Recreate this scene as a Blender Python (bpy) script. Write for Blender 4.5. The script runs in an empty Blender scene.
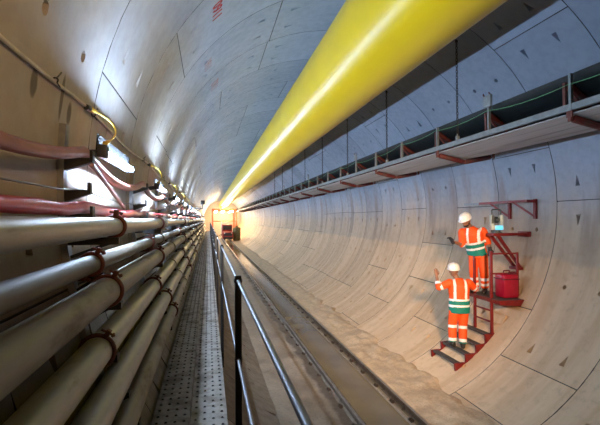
import bpy, bmesh, math, random
from math import sin, cos, pi, radians, sqrt, atan2
from mathutils import Vector, Matrix
random.seed(7)
SC = bpy.context.scene
COL = SC.collection
R = 3.6                      # tunnel radius; tunnel axis runs along +Y through the origin
RW = 1.663                   # ring width
RY0 = 6.988                  # a ring joint
Y_END = 92.0
CAM = Vector((-0.744*R, 0, -0.073*R))
YAW, PIT, ROL, FPX = .204, .015, -.007, 441.05

# ------------------------------------------------------------------ materials
def new_mat(name):
    m = bpy.data.materials.new(name); m.use_nodes = True
    nt = m.node_tree; b = nt.nodes['Principled BSDF']
    return m, nt, b
def N(nt, t, **kw):
    n = nt.nodes.new(t)
    for k, v in kw.items():
        if k in n.inputs: n.inputs[k].default_value = v
        else: setattr(n, k, v)
    return n
def L(nt, a, b): nt.links.new(a, b)
def mixc(nt, fac, a, b, mode='MIX'):
    n = nt.nodes.new('ShaderNodeMix'); n.data_type = 'RGBA'; n.blend_type = mode
    for s, v in ((n.inputs[0], fac), (n.inputs[6], a), (n.inputs[7], b)):
        if hasattr(v, 'links'): nt.links.new(v, s)
        elif isinstance(v, (int, float)): s.default_value = v
        else: s.default_value = (*v, 1) if len(v) == 3 else v
    return n.outputs[2]
def ramp(nt, fac, a, b, c0=0., c1=1.):
    n = nt.nodes.new('ShaderNodeMapRange'); n.clamp = True
    n.inputs[1].default_value = a; n.inputs[2].default_value = b; n.inputs[3].default_value = c0; n.inputs[4].default_value = c1
    n.interpolation_type = 'SMOOTHSTEP'
    nt.links.new(fac, n.inputs[0]); return n.outputs[0]
def math_(nt, op, a, b=None):
    n = nt.nodes.new('ShaderNodeMath'); n.operation = op
    for s, v in ((n.inputs[0], a), (n.inputs[1], b)):
        if v is None: continue
        if hasattr(v, 'links'): nt.links.new(v, s)
        else: s.default_value = v
    return n.outputs[0]
def noise(nt, vec, scale, detail=4, rough=.55):
    n = nt.nodes.new('ShaderNodeTexNoise'); n.inputs['Scale'].default_value = scale
    n.inputs['Detail'].default_value = detail; n.inputs['Roughness'].default_value = rough
    if vec is not None: nt.links.new(vec, n.inputs['Vector'])
    return n.outputs['Fac']
def mapping(nt, vec, scale=(1, 1, 1), loc=(0, 0, 0)):
    n = nt.nodes.new('ShaderNodeMapping'); n.inputs['Scale'].default_value = scale; n.inputs['Location'].default_value = loc
    nt.links.new(vec, n.inputs['Vector']); return n.outputs[0]
def bump(nt, b, h, strength=.3, dist=.02):
    n = nt.nodes.new('ShaderNodeBump'); n.inputs['Strength'].default_value = strength; n.inputs['Distance'].default_value = dist
    nt.links.new(h, n.inputs['Height']); nt.links.new(n.outputs[0], b.inputs['Normal'])

def simple(name, col, rough=.6, metal=0., var=.12, scale=9., emis=None, strength=0, bumpy=0., spec=.5):
    m, nt, b = new_mat(name)
    tc = N(nt, 'ShaderNodeTexCoord').outputs['Object']
    f = noise(nt, tc, scale, 4)
    dark = tuple(c*(1-var*1.6) for c in col); lite = tuple(min(1, c*(1+var)) for c in col)
    L(nt, mixc(nt, ramp(nt, f, .3, .7), dark, lite), b.inputs['Base Color'])
    b.inputs['Roughness'].default_value = rough; b.inputs['Metallic'].default_value = metal
    b.inputs['Specular IOR Level'].default_value = spec
    if bumpy: bump(nt, b, noise(nt, tc, scale*4, 3), bumpy, .01)
    if emis:
        b.inputs['Emission Color'].default_value = (*emis, 1); b.inputs['Emission Strength'].default_value = strength
    return m
def worn(name, col, wear, lo=.55, hi=.68, rough=.55, metal=0., scale=6., wear_rough=None, stretch=(1, 1, 1)):
    m, nt, b = new_mat(name)
    tc = N(nt, 'ShaderNodeTexCoord').outputs['Object']
    mp = mapping(nt, tc, stretch)
    f = noise(nt, mp, scale, 6, .65)
    k = ramp(nt, f, lo, hi)
    g = noise(nt, mp, scale*5, 3)
    c = mixc(nt, k, col, wear)
    c = mixc(nt, ramp(nt, g, .35, .8, 0, .35), c, tuple(x*.55 for x in col))
    L(nt, c, b.inputs['Base Color'])
    b.inputs['Metallic'].default_value = metal
    rr = ramp(nt, f, lo, hi, rough, wear_rough if wear_rough else min(1, rough+.25)); L(nt, rr, b.inputs['Roughness'])
    bump(nt, b, g, .15, .005)
    return m

def lining_material():
    m, nt, b = new_mat('precast_concrete')
    tc = N(nt, 'ShaderNodeTexCoord').outputs['Object']
    sep = N(nt, 'ShaderNodeSeparateXYZ'); L(nt, tc, sep.inputs[0])
    z = sep.outputs['Z']; x = sep.outputs['X']
    big = noise(nt, tc, .45, 5, .6)
    fine = noise(nt, tc, 7., 5, .6)
    grain = noise(nt, tc, 60., 3, .7)
    streak = noise(nt, mapping(nt, tc, (.25, 1.35, .22)), 1.0, 5, .55)
    streak2 = noise(nt, mapping(nt, tc, (.5, 3.2, .45), (4, 2, 9)), 1.0, 4, .6)
    at = N(nt, 'ShaderNodeAttribute', attribute_name='tone').outputs['Fac']
    c = mixc(nt, ramp(nt, big, .3, .7), (.30, .365, .475), (.375, .435, .54))
    c = mixc(nt, ramp(nt, fine, .35, .75, 0, .35), c, (.235, .28, .36))
    # dried mud film that thins out upward, thicker along run-off streaks
    zz = math_(nt, 'ADD', z, math_(nt, 'MULTIPLY', math_(nt, 'SUBTRACT', streak, .5), 1.7))
    film = ramp(nt, zz, .75, -.75, 0, 1)
    mud = mixc(nt, ramp(nt, streak2, .35, .65), (.62, .41, .225), (.75, .54, .335))
    tide = math_(nt, 'ADD', z, math_(nt, 'MULTIPLY', math_(nt, 'SUBTRACT', noise(nt, mapping(nt, tc, (.6, .6, .6), (3, 3, 3)), 1.6, 3), .5), .35))
    mud = mixc(nt, math_(nt, 'MULTIPLY', ramp(nt, tide, -1.12, -1.0), .55), mud, (.42, .345, .265))
    mud = mixc(nt, ramp(nt, fine, .5, .8, 0, .5), mud, (.40, .275, .165))
    c = mixc(nt, math_(nt, 'MULTIPLY', film, .92), c, mud)
    # brown run-off stains below the conveyor, right side only
    st = math_(nt, 'MULTIPLY', ramp(nt, streak, .50, .63), ramp(nt, z, 1.2, .5, 0, 1))
    st = math_(nt, 'MULTIPLY', st, ramp(nt, z, -1.5, -.6, 0, 1))
    st = math_(nt, 'MULTIPLY', st, ramp(nt, x, 2.5, 3.0, 0, 1))
    c = mixc(nt, math_(nt, 'MULTIPLY', st, .6), c, (.26, .185, .125))
    # wet brown slurry in the invert under the walkway
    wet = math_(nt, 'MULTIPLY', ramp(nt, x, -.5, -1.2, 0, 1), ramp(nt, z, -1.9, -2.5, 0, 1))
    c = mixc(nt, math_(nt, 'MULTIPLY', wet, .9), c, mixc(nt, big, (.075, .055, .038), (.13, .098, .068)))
    # left wall tinted brown, its warm light put into the colour
    lf = math_(nt, 'MULTIPLY', ramp(nt, x, -2.6, -3.3, 0, 1), ramp(nt, big, .35, .65, .45, .8))
    c = mixc(nt, lf, c, (.37, .295, .20))
    painted_shade = math_(nt, 'MULTIPLY', ramp(nt, x, -2.6, -3.0, 0, 1), ramp(nt, z, -.15, -.7, 0, .85))     # dim wall behind the pipes, shade put into its colour
    c = mixc(nt, painted_shade, c, mixc(nt, big, (.10, .078, .055), (.16, .125, .09)))
    for sy, sz, ry, rz in ((2.52, .46, .05, .085), (3.12, .44, .045, .08), (2.95, .50, .03, .16)):   # dark drip stains
        yy = math_(nt, 'DIVIDE', math_(nt, 'SUBTRACT', sep.outputs['Y'], sy), ry); zz2 = math_(nt, 'DIVIDE', math_(nt, 'SUBTRACT', z, sz), rz)
        q = math_(nt, 'ADD', math_(nt, 'MULTIPLY', yy, yy), math_(nt, 'MULTIPLY', zz2, zz2))
        q = math_(nt, 'ADD', q, math_(nt, 'MULTIPLY', math_(nt, 'SUBTRACT', fine, .5), 1.2))
        k = math_(nt, 'MULTIPLY', ramp(nt, q, 1.2, .4, 0, .8), ramp(nt, x, -2.8, -3.0, 0, 1))
        c = mixc(nt, k, c, (.055, .043, .03))
    c = mixc(nt, 1.0, c, mixc(nt, at, (.86, .86, .87), (1.08, 1.08, 1.07)), 'MULTIPLY')
    L(nt, c, b.inputs['Base Color'])
    L(nt, ramp(nt, fine, .3, .7, .48, .72), b.inputs['Roughness'])
    b.inputs['Specular IOR Level'].default_value = .4
    h = math_(nt, 'ADD', math_(nt, 'MULTIPLY', grain, .4), math_(nt, 'MULTIPLY', fine, .8))
    bump(nt, b, h, .25, .01)
    return m

def mud_material(name, c0, c1, rough0=.5, rough1=.9, sc=3.):
    m, nt, b = new_mat(name)
    tc = N(nt, 'ShaderNodeTexCoord').outputs['Object']
    f = noise(nt, tc, sc, 7, .68); g = noise(nt, tc, sc*9, 4, .7)
    c = mixc(nt, ramp(nt, f, .35, .65), c0, c1)
    c = mixc(nt, ramp(nt, g, .5, .75, 0, .6), c, tuple(x*.5 for x in c0))
    L(nt, c, b.inputs['Base Color']); L(nt, ramp(nt, f, .4, .6, rough0, rough1), b.inputs['Roughness'])
    bump(nt, b, math_(nt, 'ADD', f, math_(nt, 'MULTIPLY', g, .4)), .7, .03)
    return m

M = {}
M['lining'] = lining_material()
M['joint'] = simple('joint_gasket', (.075, .07, .065), .9)
M['mud'] = mud_material('wet_mud', (.44, .31, .19), (.68, .51, .335))
M['slab'] = mud_material('muddy_concrete', (.17, .125, .085), (.32, .255, .19), .45, .85, 1.6)
def wet_slab():
    m = M['slab']; nt = m.node_tree; b = nt.nodes['Principled BSDF']
    tc = N(nt, 'ShaderNodeTexCoord').outputs['Object']; sp = N(nt, 'ShaderNodeSeparateXYZ'); L(nt, tc, sp.inputs[0])
    n1 = noise(nt, mapping(nt, tc, (1.5, 1.4, 1)), 1.0, 4)
    dist = math_(nt, 'ABSOLUTE', math_(nt, 'ADD', sp.outputs['X'], .62))
    k = ramp(nt, math_(nt, 'ADD', dist, math_(nt, 'MULTIPLY', n1, .42)), .38, .28, 0, 1)
    old = b.inputs['Base Color'].links[0].from_socket
    L(nt, mixc(nt, math_(nt, 'MULTIPLY', k, .85), old, (.07, .05, .035)), b.inputs['Base Color'])
wet_slab()
M['water'] = simple('muddy_water', (.20, .145, .075), .1, 0, .1, 1.2)
M['pipe'] = worn('galvanised_pipe', (.44, .41, .345), (.27, .21, .13), .58, .74, .42, .35, 5., .6, (1, .25, 1))
M['pipe_dark'] = worn('weathered_pipe', (.27, .24, .185), (.17, .125, .08), .5, .7, .5, .3, 5., .7, (1, .25, 1))
M['pipe_shaded'] = worn('shaded_pipe', (.15, .135, .105), (.09, .07, .05), .5, .7, .62, .15, 5., .75, (1, .25, 1))  # second pipe darkened: shade from the pipe above put into its colour
M['clamp'] = simple('rust_red_clamp', (.13, .035, .022), .6, .2, .25)
M['bracket'] = simple('dark_bracket_steel', (.045, .044, .045), .5, .6, .2)
M['channel'] = simple('galvanised_channel', (.33, .34, .36), .45, .7, .15)
M['plank'] = worn('galvanised_plank', (.19, .165, .14), (.12, .095, .07), .45, .62, .36, .65, 4., .6)
M['painted_shade'] = simple('hole_shade', (.03, .026, .022), .8)  # plank hole walls: shade put into the colour, over trapped dirt
M['post'] = simple('dark_painted_steel', (.025, .023, .022), .5, .4, .2)
M['rod'] = simple('bright_steel', (.21, .22, .25), .48, .6, .06, 20)
M['rail'] = worn('worn_rail_steel', (.20, .155, .115), (.11, .075, .05), .5, .7, .45, .7, 7., .7)
M['rail_top'] = simple('polished_rail_head', (.50, .47, .43), .3, .9, .1)
M['clip'] = simple('rail_clip_steel', (.06, .045, .035), .6, .5, .25)
M['duct'] = simple('yellow_pvc_duct', (.92, .64, .006), .32, 0, .025, 1.3, spec=.55)
M['seam'] = simple('yellow_duct_seam', (.70, .55, .03), .45, 0, .03)
M['frame'] = simple('pale_grey_channel', (.24, .28, .30), .45, .3, .1)
M['redroll'] = worn('red_idler', (.135, .02, .016), (.10, .05, .042), .5, .62, .55, .1, 7.)
M['redframe'] = simple('dull_red_steel', (.16, .05, .04), .6, .1, .2)
M['belt_up'] = simple('black_rubber_belt', (.009, .016, .017), .6, 0, .2)
M['belt_dn'] = worn('grey_scraped_belt', (.43, .43, .44), (.22, .215, .21), .5, .7, .5, 0, 5., .7, (2.2, .05, 1))
M['cord'] = simple('green_cord', (.14, .42, .2), .5)
M['chain'] = simple('dark_chain', (.07, .065, .062), .5, .8, .2)
M['plate'] = simple('grey_switch_box', (.32, .36, .38), .5, .1, .1)
M['redp'] = simple('red_painted_steel', (.19, .010, .010), .42, .05, .15)
M['tread'] = worn('worn_tread', (.085, .08, .078), (.2, .18, .16), .5, .7, .6, .4, 8.)
M['case'] = simple('crimson_plastic', (.34, .005, .028), .3, 0, .06)
M['case_dk'] = simple('dark_red_plastic', (.12, .004, .01), .4)
M['tube'] = simple('fluorescent_tube', (.9, .95, 1), .3, 0, 0, 1, (.57, .75, 1.0), 610)
M['housing'] = simple('dark_light_housing', (.035, .04, .055), .5, 0, .15)
M['matt_black'] = simple('matt_black_baffle', (.004, .004, .005), .9, spec=.1)
M['yellow_cable'] = simple('yellow_plug', (.62, .42, .04), .5)
M['cable_hv'] = simple('pinkish_cable', (.33, .105, .08), .45, 0, .15, 5)
M['cable_red'] = worn('red_sleeve', (.60, .010, .018), (.62, .06, .07), .5, .66, .28, 0, 7., .35, (1, .3, 1))
M['cable_grey'] = simple('grey_cable', (.16, .155, .15), .5)
M['cable_pale'] = simple('pale_conduit', (.55, .50, .42), .5, .1)
M['hose'] = simple('faded_pink_hose', (.38, .19, .17), .5)
M['spray'] = simple('red_spray_paint', (.42, .035, .05), .7, 0, .3, 14)
M['spray_faint'] = simple('faded_red_spray_paint', (.40, .25, .27), .7, 0, .15, 20)
# people
M['skin_dark'] = simple('brown_skin', (.25, .115, .07), .5, 0, .08)
M['skin_tan'] = simple('tan_skin', (.26, .13, .085), .5, 0, .08)
M['orange'] = simple('hi_vis_orange', (.86, .09, .005), .65, 0, .08, 8, emis=None, bumpy=.3)
M['teal'] = simple('hi_vis_green', (.0, .20, .165), .65, 0, .08, 8)
M['refl'] = simple('silver_reflective_tape', (.86, .86, .90), .35, 0, .03)
M['helmet'] = simple('white_helmet', (.82, .84, .88), .28, 0, .03)
M['glove'] = simple('dark_glove', (.022, .022, .028), .7)
M['boot'] = simple('black_boot', (.015, .014, .014), .45)
M['hair'] = simple('dark_beard', (.012, .008, .007), .8)
M['eye'] = simple('dark_eye', (.02, .015, .012), .2)
M['instr'] = simple('pale_green_grey_plastic', (.50, .58, .55), .4)
M['instr_dk'] = simple('dark_instrument', (.05, .06, .06), .4)
M['screen'] = simple('lit_screen', (.1, .5, .7), .2, 0, .02, 3, (.15, .65, 1.0), .9)
# far end
M['loco_red'] = simple('loco_red', (.45, .05, .03), .5, 0, .2)
M['loco_dk'] = simple('loco_dark', (.05, .035, .03), .6)
M['cream'] = simple('cream_paint', (.65, .58, .46), .5, 0, .1)
M['gantry'] = simple('gantry_orange', (.55, .13, .05), .55, 0, .15)
M['olive'] = simple('olive_tank', (.17, .15, .06), .6, 0, .25)
M['flood'] = simple('warm_flood_lens', (1, .9, .7), .3, 0, 0, 1, (1.0, .74, .40), 160)
M['bulk'] = simple('pale_bulkhead', (.55, .5, .42), .6, 0, .15)

# ------------------------------------------------------------------ mesh building
class MB:
    def __init__(s): s.v = []; s.f = []; s.mi = []
    def add(s, vs, fs, mi=0):
        o = len(s.v); s.v += [tuple(p) for p in vs]; s.f += [tuple(i+o for i in f) for f in fs]; s.mi += [mi]*len(fs); return s
    def box(s, x0, x1, y0, y1, z0, z1, mi=0, mat=None):
        vs = [Vector((x, y, z)) for x in (x0, x1) for y in (y0, y1) for z in (z0, z1)]
        if mat: vs = [mat @ v for v in vs]
        return s.add(vs, [(0, 1, 3, 2), (4, 6, 7, 5), (0, 4, 5, 1), (2, 3, 7, 6), (0, 2, 6, 4), (1, 5, 7, 3)], mi)
    def bbox(s, x0, x1, y0, y1, z0, z1, bv=.01, mi=0, mat=None):
        bm = bmesh.new(); bmesh.ops.create_cube(bm, size=1)
        for v in bm.verts: v.co = Vector(((x0+x1)/2+v.co.x*(x1-x0), (y0+y1)/2+v.co.y*(y1-y0), (z0+z1)/2+v.co.z*(z1-z0)))
        bmesh.ops.bevel(bm, geom=bm.edges[:], offset=bv, segments=2, affect='EDGES', profile=.5)
        return s.frombm(bm, mi, mat)
    def frombm(s, bm, mi=0, mat=None):
        bm.verts.ensure_lookup_table(); bm.verts.index_update()
        vs = [mat @ v.co if mat else v.co.copy() for v in bm.verts]
        fs = [[v.index for v in f.verts] for f in bm.faces]; bm.free()
        return s.add(vs, fs, mi)
    def bar(s, a, b, w, h, mi=0, up=(0, 0, 1)):
        a = Vector(a); b = Vector(b); d = (b-a); ln = d.length; d.normalize()
        u = Vector(up)
        if abs(d.dot(u)) > .98: u = Vector((1, 0, 0))
        sx = d.cross(u).normalized(); uz = sx.cross(d)
        m = Matrix((sx, d, uz)).transposed().to_4x4(); m.translation = a
        return s.box(-w/2, w/2, 0, ln, -h/2, h/2, mi, m)
    def tube(s, pts, r, n=10, cap=True, mi=0, squash=None):
        pts = [Vector(p) for p in pts]
        rs = r if isinstance(r, (list, tuple)) else [r]*len(pts)
        k = len(pts); prev = None; vs = []
        for i, p in enumerate(pts):
            t = (pts[min(i+1, k-1)]-pts[max(i-1, 0)]).normalized()
            if prev is None:
                u = Vector((0, 0, 1)) if abs(t.z) < .9 else Vector((1, 0, 0))
                u = (u-t*u.dot(t)).normalized()
            else: u = (prev-t*prev.dot(t)).normalized()
            prev = u; w = t.cross(u)
            a, b = (rs[i], rs[i]) if not isinstance(rs[i], tuple) else rs[i]
            for j in range(n):
                q = 2*pi*j/n; vs.append(p+u*cos(q)*a+w*sin(q)*b)
        fs = [(i*n+j, i*n+(j+1) % n, (i+1)*n+(j+1) % n, (i+1)*n+j) for i in range(k-1) for j in range(n)]
        if cap: fs += [tuple(range(n-1, -1, -1)), tuple((k-1)*n+j for j in range(n))]
        return s.add(vs, fs, mi)
    def loft(s, rings, n=16, mi=0):      # rings: (center, U, V)
        vs = []
        for c, U, V in rings:
            c = Vector(c); U = Vector(U); V = Vector(V)
            for j in range(n):
                q = 2*pi*j/n; vs.append(c+U*cos(q)+V*sin(q))
        k = len(rings)
        fs = [(i*n+j, i*n+(j+1) % n, (i+1)*n+(j+1) % n, (i+1)*n+j) for i in range(k-1) for j in range(n)]
        fs += [tuple(range(n-1, -1, -1)), tuple((k-1)*n+j for j in range(n))]
        return s.add(vs, fs, mi)
    def ball(s, c, rx, ry=None, rz=None, nu=16, nv=10, mi=0, mat=None):
        ry = ry or rx; rz = rz or rx; vs = []; fs = []
        c = Vector(c)
        for i in range(nv+1):
            a = pi*i/nv
            for j in range(nu):
                q = 2*pi*j/nu; p = Vector((rx*sin(a)*cos(q), ry*sin(a)*sin(q), rz*cos(a)))
                if mat: p = mat @ p
                vs.append(c+p)
        for i in range(nv):
            for j in range(nu): fs.append((i*nu+j, (i+1)*nu+j, (i+1)*nu+(j+1) % nu, i*nu+(j+1) % nu))
        return s.add(vs, fs, mi)
    def torus(s, c, axis, R_, r, nu=20, nv=8, mi=0):
        axis = Vector(axis).normalized(); u = axis.orthogonal().normalized(); w = axis.cross(u); c = Vector(c)
        vs = []; fs = []
        for i in range(nu):
            q = 2*pi*i/nu; d = u*cos(q)+w*sin(q)
            for j in range(nv):
                t = 2*pi*j/nv; vs.append(c+d*(R_+r*cos(t))+axis*r*sin(t))
        for i in range(nu):
            for j in range(nv): fs.append((i*nv+j, ((i+1) % nu)*nv+j, ((i+1) % nu)*nv+(j+1) % nv, i*nv+(j+1) % nv))
        return s.add(vs, fs, mi)
    def prism(s, prof, y0, y1, mi=0):    # prof: list of (x, z), closed
        n = len(prof)
        vs = [(x, y0, z) for x, z in prof]+[(x, y1, z) for x, z in prof]
        fs = [(i, (i+1) % n, n+(i+1) % n, n+i) for i in range(n)]+[tuple(range(n-1, -1, -1)), tuple(range(n, 2*n))]
        return s.add(vs, fs, mi)
    def mesh(s, name, mats, smooth=True, angle=40, fix=True):
        me = bpy.data.meshes.new(name); me.from_pydata(s.v, [], s.f)
        for m in (mats if isinstance(mats, (list, tuple)) else [mats]): me.materials.append(m)
        me.polygons.foreach_set('material_index', s.mi)
        if fix:
            bm = bmesh.new(); bm.from_mesh(me); bmesh.ops.recalc_face_normals(bm, faces=bm.faces); bm.to_mesh(me); bm.free()
        if smooth:
            me.polygons.foreach_set('use_smooth', [True]*len(me.polygons))
            try: me.set_sharp_from_angle(angle=radians(angle))
            except Exception: pass
        me.update(); return me
    def obj(s, name, mats, parent=None, smooth=True, angle=40, fix=True):
        o = bpy.data.objects.new(name, s.mesh(name, mats, smooth, angle, fix)); COL.objects.link(o)
        if parent: o.parent = parent
        return o

def tag(o, label=None, cat=None, group=None, kind=None):
    if label: o['label'] = label
    if cat: o['category'] = cat
    if group: o['group'] = group
    if kind: o['kind'] = kind
    return o
def empty(name, loc=(0, 0, 0), rz=0):
    o = bpy.data.objects.new(name, None); COL.objects.link(o); o.empty_display_size = .2
    o.location = loc; o.rotation_euler = (0, 0, rz); return o
def dup(o, parent=None):
    c = o.copy(); COL.objects.link(c)
    if parent: c.parent = parent
    for ch in o.children: dup(ch, c)
    return c
ORD = ['nearest', 'second', 'third', 'fourth', 'fifth', 'sixth', 'seventh', 'eighth', 'ninth', 'tenth', 'eleventh', 'twelfth']
ORD = [ORD[0]]+[o+'-nearest' for o in ORD[1:]]
def nth(i, text, far):
    if i == 0: return 'nearest ' + text
    if i < len(ORD): return ORD[i] + ' ' + text
    return far

# ------------------------------------------------------------------ lining
def PT(th, y, r=R):
    a = radians(th); return (r*sin(a), y, r*cos(a))
class Lining(MB):
    def __init__(s): super().__init__(); s.tone = []
    def quad(s, a, b, c, d, mi=0, tone=.5): s.add([a, b, c, d], [(0, 1, 2, 3)], mi); s.tone.append(tone)
    def tri(s, a, b, c, mi=0, tone=.5): s.add([a, b, c], [(0, 1, 2)], mi); s.tone.append(tone)
parts = {'ceiling': Lining(), 'wall_left': Lining(), 'wall_right': Lining(), 'floor': Lining()}
def region(c):
    c = (c+180) % 360-180
    if abs(c) < 52: return parts['ceiling']
    if 52 <= c < 132: return parts['wall_right']
    if -132 < c <= -52: return parts['wall_left']
    return parts['floor']
DEG = 180/pi/R   # degrees per metre of arc
def uniq(l):
    out = []
    for v in sorted(l):
        if not out or v-out[-1] > 1e-4: out.append(v)
    return out
def panel(t0, t1, y0, y1, detail):
    g = .0068; gd = g*1.05*DEG
    a0, a1, b0, b1 = t0+gd, t1-gd, y0+g, y1-g
    tone = random.random(); mb = region((t0+t1)/2)
    w = y1-y0; tri_p = []; hol = []
    if detail and t1-t0 > 30:
        hw = .05
        for fy in (.29, .71):
            yc = y0+w*fy
            tri_p.append((a0+.24*DEG, a0+.44*DEG, yc-hw, yc+hw, 0))
            tri_p.append((a1-.44*DEG, a1-.24*DEG, yc-hw, yc+hw, 1))
            tc = (t0+t1)/2; hol.append((tc-.06*DEG, tc+.06*DEG, yc-.06, yc+.06))
    step = 4. if detail else 8.
    n = max(1, round((a1-a0)/step))
    ts = [a0+(a1-a0)*i/n for i in range(n+1)]
    cells = {}
    cut_t = []; ys = [b0, b1]
    for p in tri_p: cut_t += [p[0], p[1]]; ys += [p[2], p[3]]
    for p in hol: cut_t += [p[0], p[1]]; ys += [p[2], p[3]]
    ts = [t for t in ts if t in (ts[0], ts[-1]) or all(abs(t-c) > .8 for c in cut_t)]
    ts = uniq(ts+cut_t); ys = uniq(ys)
    def find(tm, ym):
        for p in tri_p:
            if p[0] < tm < p[1] and p[2] < ym < p[3]: return ('t', p)
        for p in hol:
            if p[0] < tm < p[1] and p[2] < ym < p[3]: return ('h', p)
        return None
    done = set()
    for i in range(len(ts)-1):
        for j in range(len(ys)-1):
            A, B, c0, c1 = ts[i], ts[i+1], ys[j], ys[j+1]
            k = find((A+B)/2, (c0+c1)/2)
            if k is None or k in done and False:
                mb.quad(PT(A, c0), PT(A, c1), PT(B, c1), PT(B, c0), 0, tone); continue
            if k in done: continue
            done.add(k); p = k[1]
            A, B, c0, c1 = p[0], p[1], p[2], p[3]; ym = (c0+c1)/2
            if k[0] == 't':
                base, tip = (A, B) if p[4] == 0 else (B, A); dp = R+.085
                bi = base+(tip-base)*.12
                q = [PT(base, c0), PT(base, c1), PT(tip, ym), PT(bi, c0+.012, dp), PT(bi, c1-.012, dp), PT(tip, c0), PT(tip, c1)]
                mb.quad(q[0], q[1], q[4], q[3], 0, tone); mb.tri(q[3], q[4], q[2], 0, tone)
                mb.tri(q[0], q[3], q[2], 0, tone); mb.tri(q[1], q[2], q[4], 0, tone)
                mb.tri(q[0], q[2], q[5], 0, tone); mb.tri(q[1], q[6], q[2], 0, tone)
            else:
                tm = (A+B)/2; rr = .042; dp = R+.07
                sq = [(1, 0), (1, 1), (0, 1), (-1, 1), (-1, 0), (-1, -1), (0, -1), (1, -1)]
                o = [PT(tm+sx*(B-A)/2, ym+sy*(c1-c0)/2) for sx, sy in sq]
                i1 = [PT(tm+cos(pi*m/4)*rr*DEG, ym+sin(pi*m/4)*rr) for m in range(8)]
                i2 = [PT(tm+cos(pi*m/4)*rr*DEG, ym+sin(pi*m/4)*rr, dp) for m in range(8)]
                for m in range(8):
                    e = (m+1) % 8
                    mb.quad(o[m], o[e], i1[e], i1[m], 0, tone); mb.quad(i1[m], i1[e], i2[e], i2[m], 0, tone)
                mb.add(i2, [tuple(range(8))], 0); mb.tone.append(tone)
    # rim and dark joint behind it
    ro = R+.035
    for A, B in zip(ts[:-1], ts[1:]):
        for yy, yo in ((b0, y0), (b1, y1)):
            mb.quad(PT(A, yy), PT(B, yy), PT(B, yy, ro), PT(A, yy, ro), 1, tone)
            mb.quad(PT(A, yy, ro), PT(B, yy, ro), PT(B, yo, ro), PT(A, yo, ro), 1, tone)
    for tt, to in ((a0, t0), (a1, t1)):
        mb.quad(PT(tt, b0), PT(tt, b1), PT(tt, b1, ro), PT(tt, b0, ro), 1, tone)
        mb.quad(PT(tt, y0, ro), PT(tt, y1, ro), PT(to, y1, ro), PT(to, y0, ro), 1, tone)
OFFS = {-3: 210., -2: 186.4, -1: 155.5, 0: 188.5, 1: 90., 2: 122.6, 3: 155.5, 4: 188.5, 5: 90.}
k0 = -9; k1 = int((Y_END-RY0)/RW)+1
for k in range(k0, k1+1):
    o = OFFS.get(k, random.choice([90., 122.6, 155.5, 188.5, 221.]) if k > 0 else random.choice([155.5, 188.5, 122.6]))
    y0 = RY0+RW*k; js = [o+49.*i for i in range(8)]+[o+360]
    for a, b in zip(js[:-1], js[1:]):
        panel(a, b, y0, y0+RW, -3 <= k < 26)
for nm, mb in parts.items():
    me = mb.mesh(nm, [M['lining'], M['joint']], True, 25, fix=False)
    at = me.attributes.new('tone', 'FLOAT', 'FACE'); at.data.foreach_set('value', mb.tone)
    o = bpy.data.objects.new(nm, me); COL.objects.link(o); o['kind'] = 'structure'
lining_y0 = RY0+RW*k0

# ------------------------------------------------------------------ track bed, water, mud
def rnd(x, y): # cheap value noise
    def h(i, j): return (sin(i*127.1+j*311.7)*43758.5453) % 1
    i, j = math.floor(x), math.floor(y); u, v = x-i, y-j; u = u*u*(3-2*u); v = v*v*(3-2*v)
    return (h(i, j)*(1-u)+h(i+1, j)*u)*(1-v)+(h(i, j+1)*(1-u)+h(i+1, j+1)*u)*v
def fbm(x, y): return rnd(x, y)*.5+rnd(x*2.1+7, y*2.1)*.3+rnd(x*4.7, y*4.7+3)*.2
BED = -3.34
def heightfield(fn, xs, ys):
    mb = MB(); nx = len(xs)
    vs = [(x, y, fn(x, y)) for y in ys for x in xs]
    fs = [(j*nx+i, j*nx+i+1, (j+1)*nx+i+1, (j+1)*nx+i) for j in range(len(ys)-1) for i in range(nx-1)]
    return mb.add(vs, fs)
ysn = [-6+.12*i for i in range(200)]; ysn += [ysn[-1]+.6*(i+1) for i in range(int((Y_END-ysn[-1])/.6))]
bed = heightfield(lambda x, y: BED+.025*(fbm(x*2.5, y*1.3)-.5) - (.055 if -.40 < x < .28 else 0)+(max(0, -1.1-x)*.28), [-1.70, -1.62, -1.36, -1.1, -.85, -.66, -.5, -.41, -.39, -.2, 0, .2, .27, .29, .45, .6], ysn)
tag(bed.obj('track_bed', M['slab'], fix=False), kind='structure')
def mudz(x, y):
    t = (x-.47)/1.2; base = BED+.01+.085*max(0, t-.15)**1.1*1.2
    lump = .10*(fbm(x*7, y*4)-.42)*min(1, max(0, (x-.5)*3))
    edge = max(0, (x-(1.30+.45*(fbm(3, y*1.3)-.5)+.15*(fbm(9, y*5)-.5))))*1.2
    return base+lump-edge*.35
mud = heightfield(mudz, [.44+.04*i for i in range(33)], ysn)
tag(mud.obj('mud_bank', M['mud'], fix=False), kind='structure')
w = MB(); w.add([(-.43, -6, BED-.028), (.31, -6, BED-.028), (.31, Y_END, BED-.028), (-.43, Y_END, BED-.028)], [(0, 1, 2, 3)])
tag(w.obj('muddy_water', M['water'], fix=False), 'brown muddy water lying between the two track rails', 'water', kind='stuff')

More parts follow.
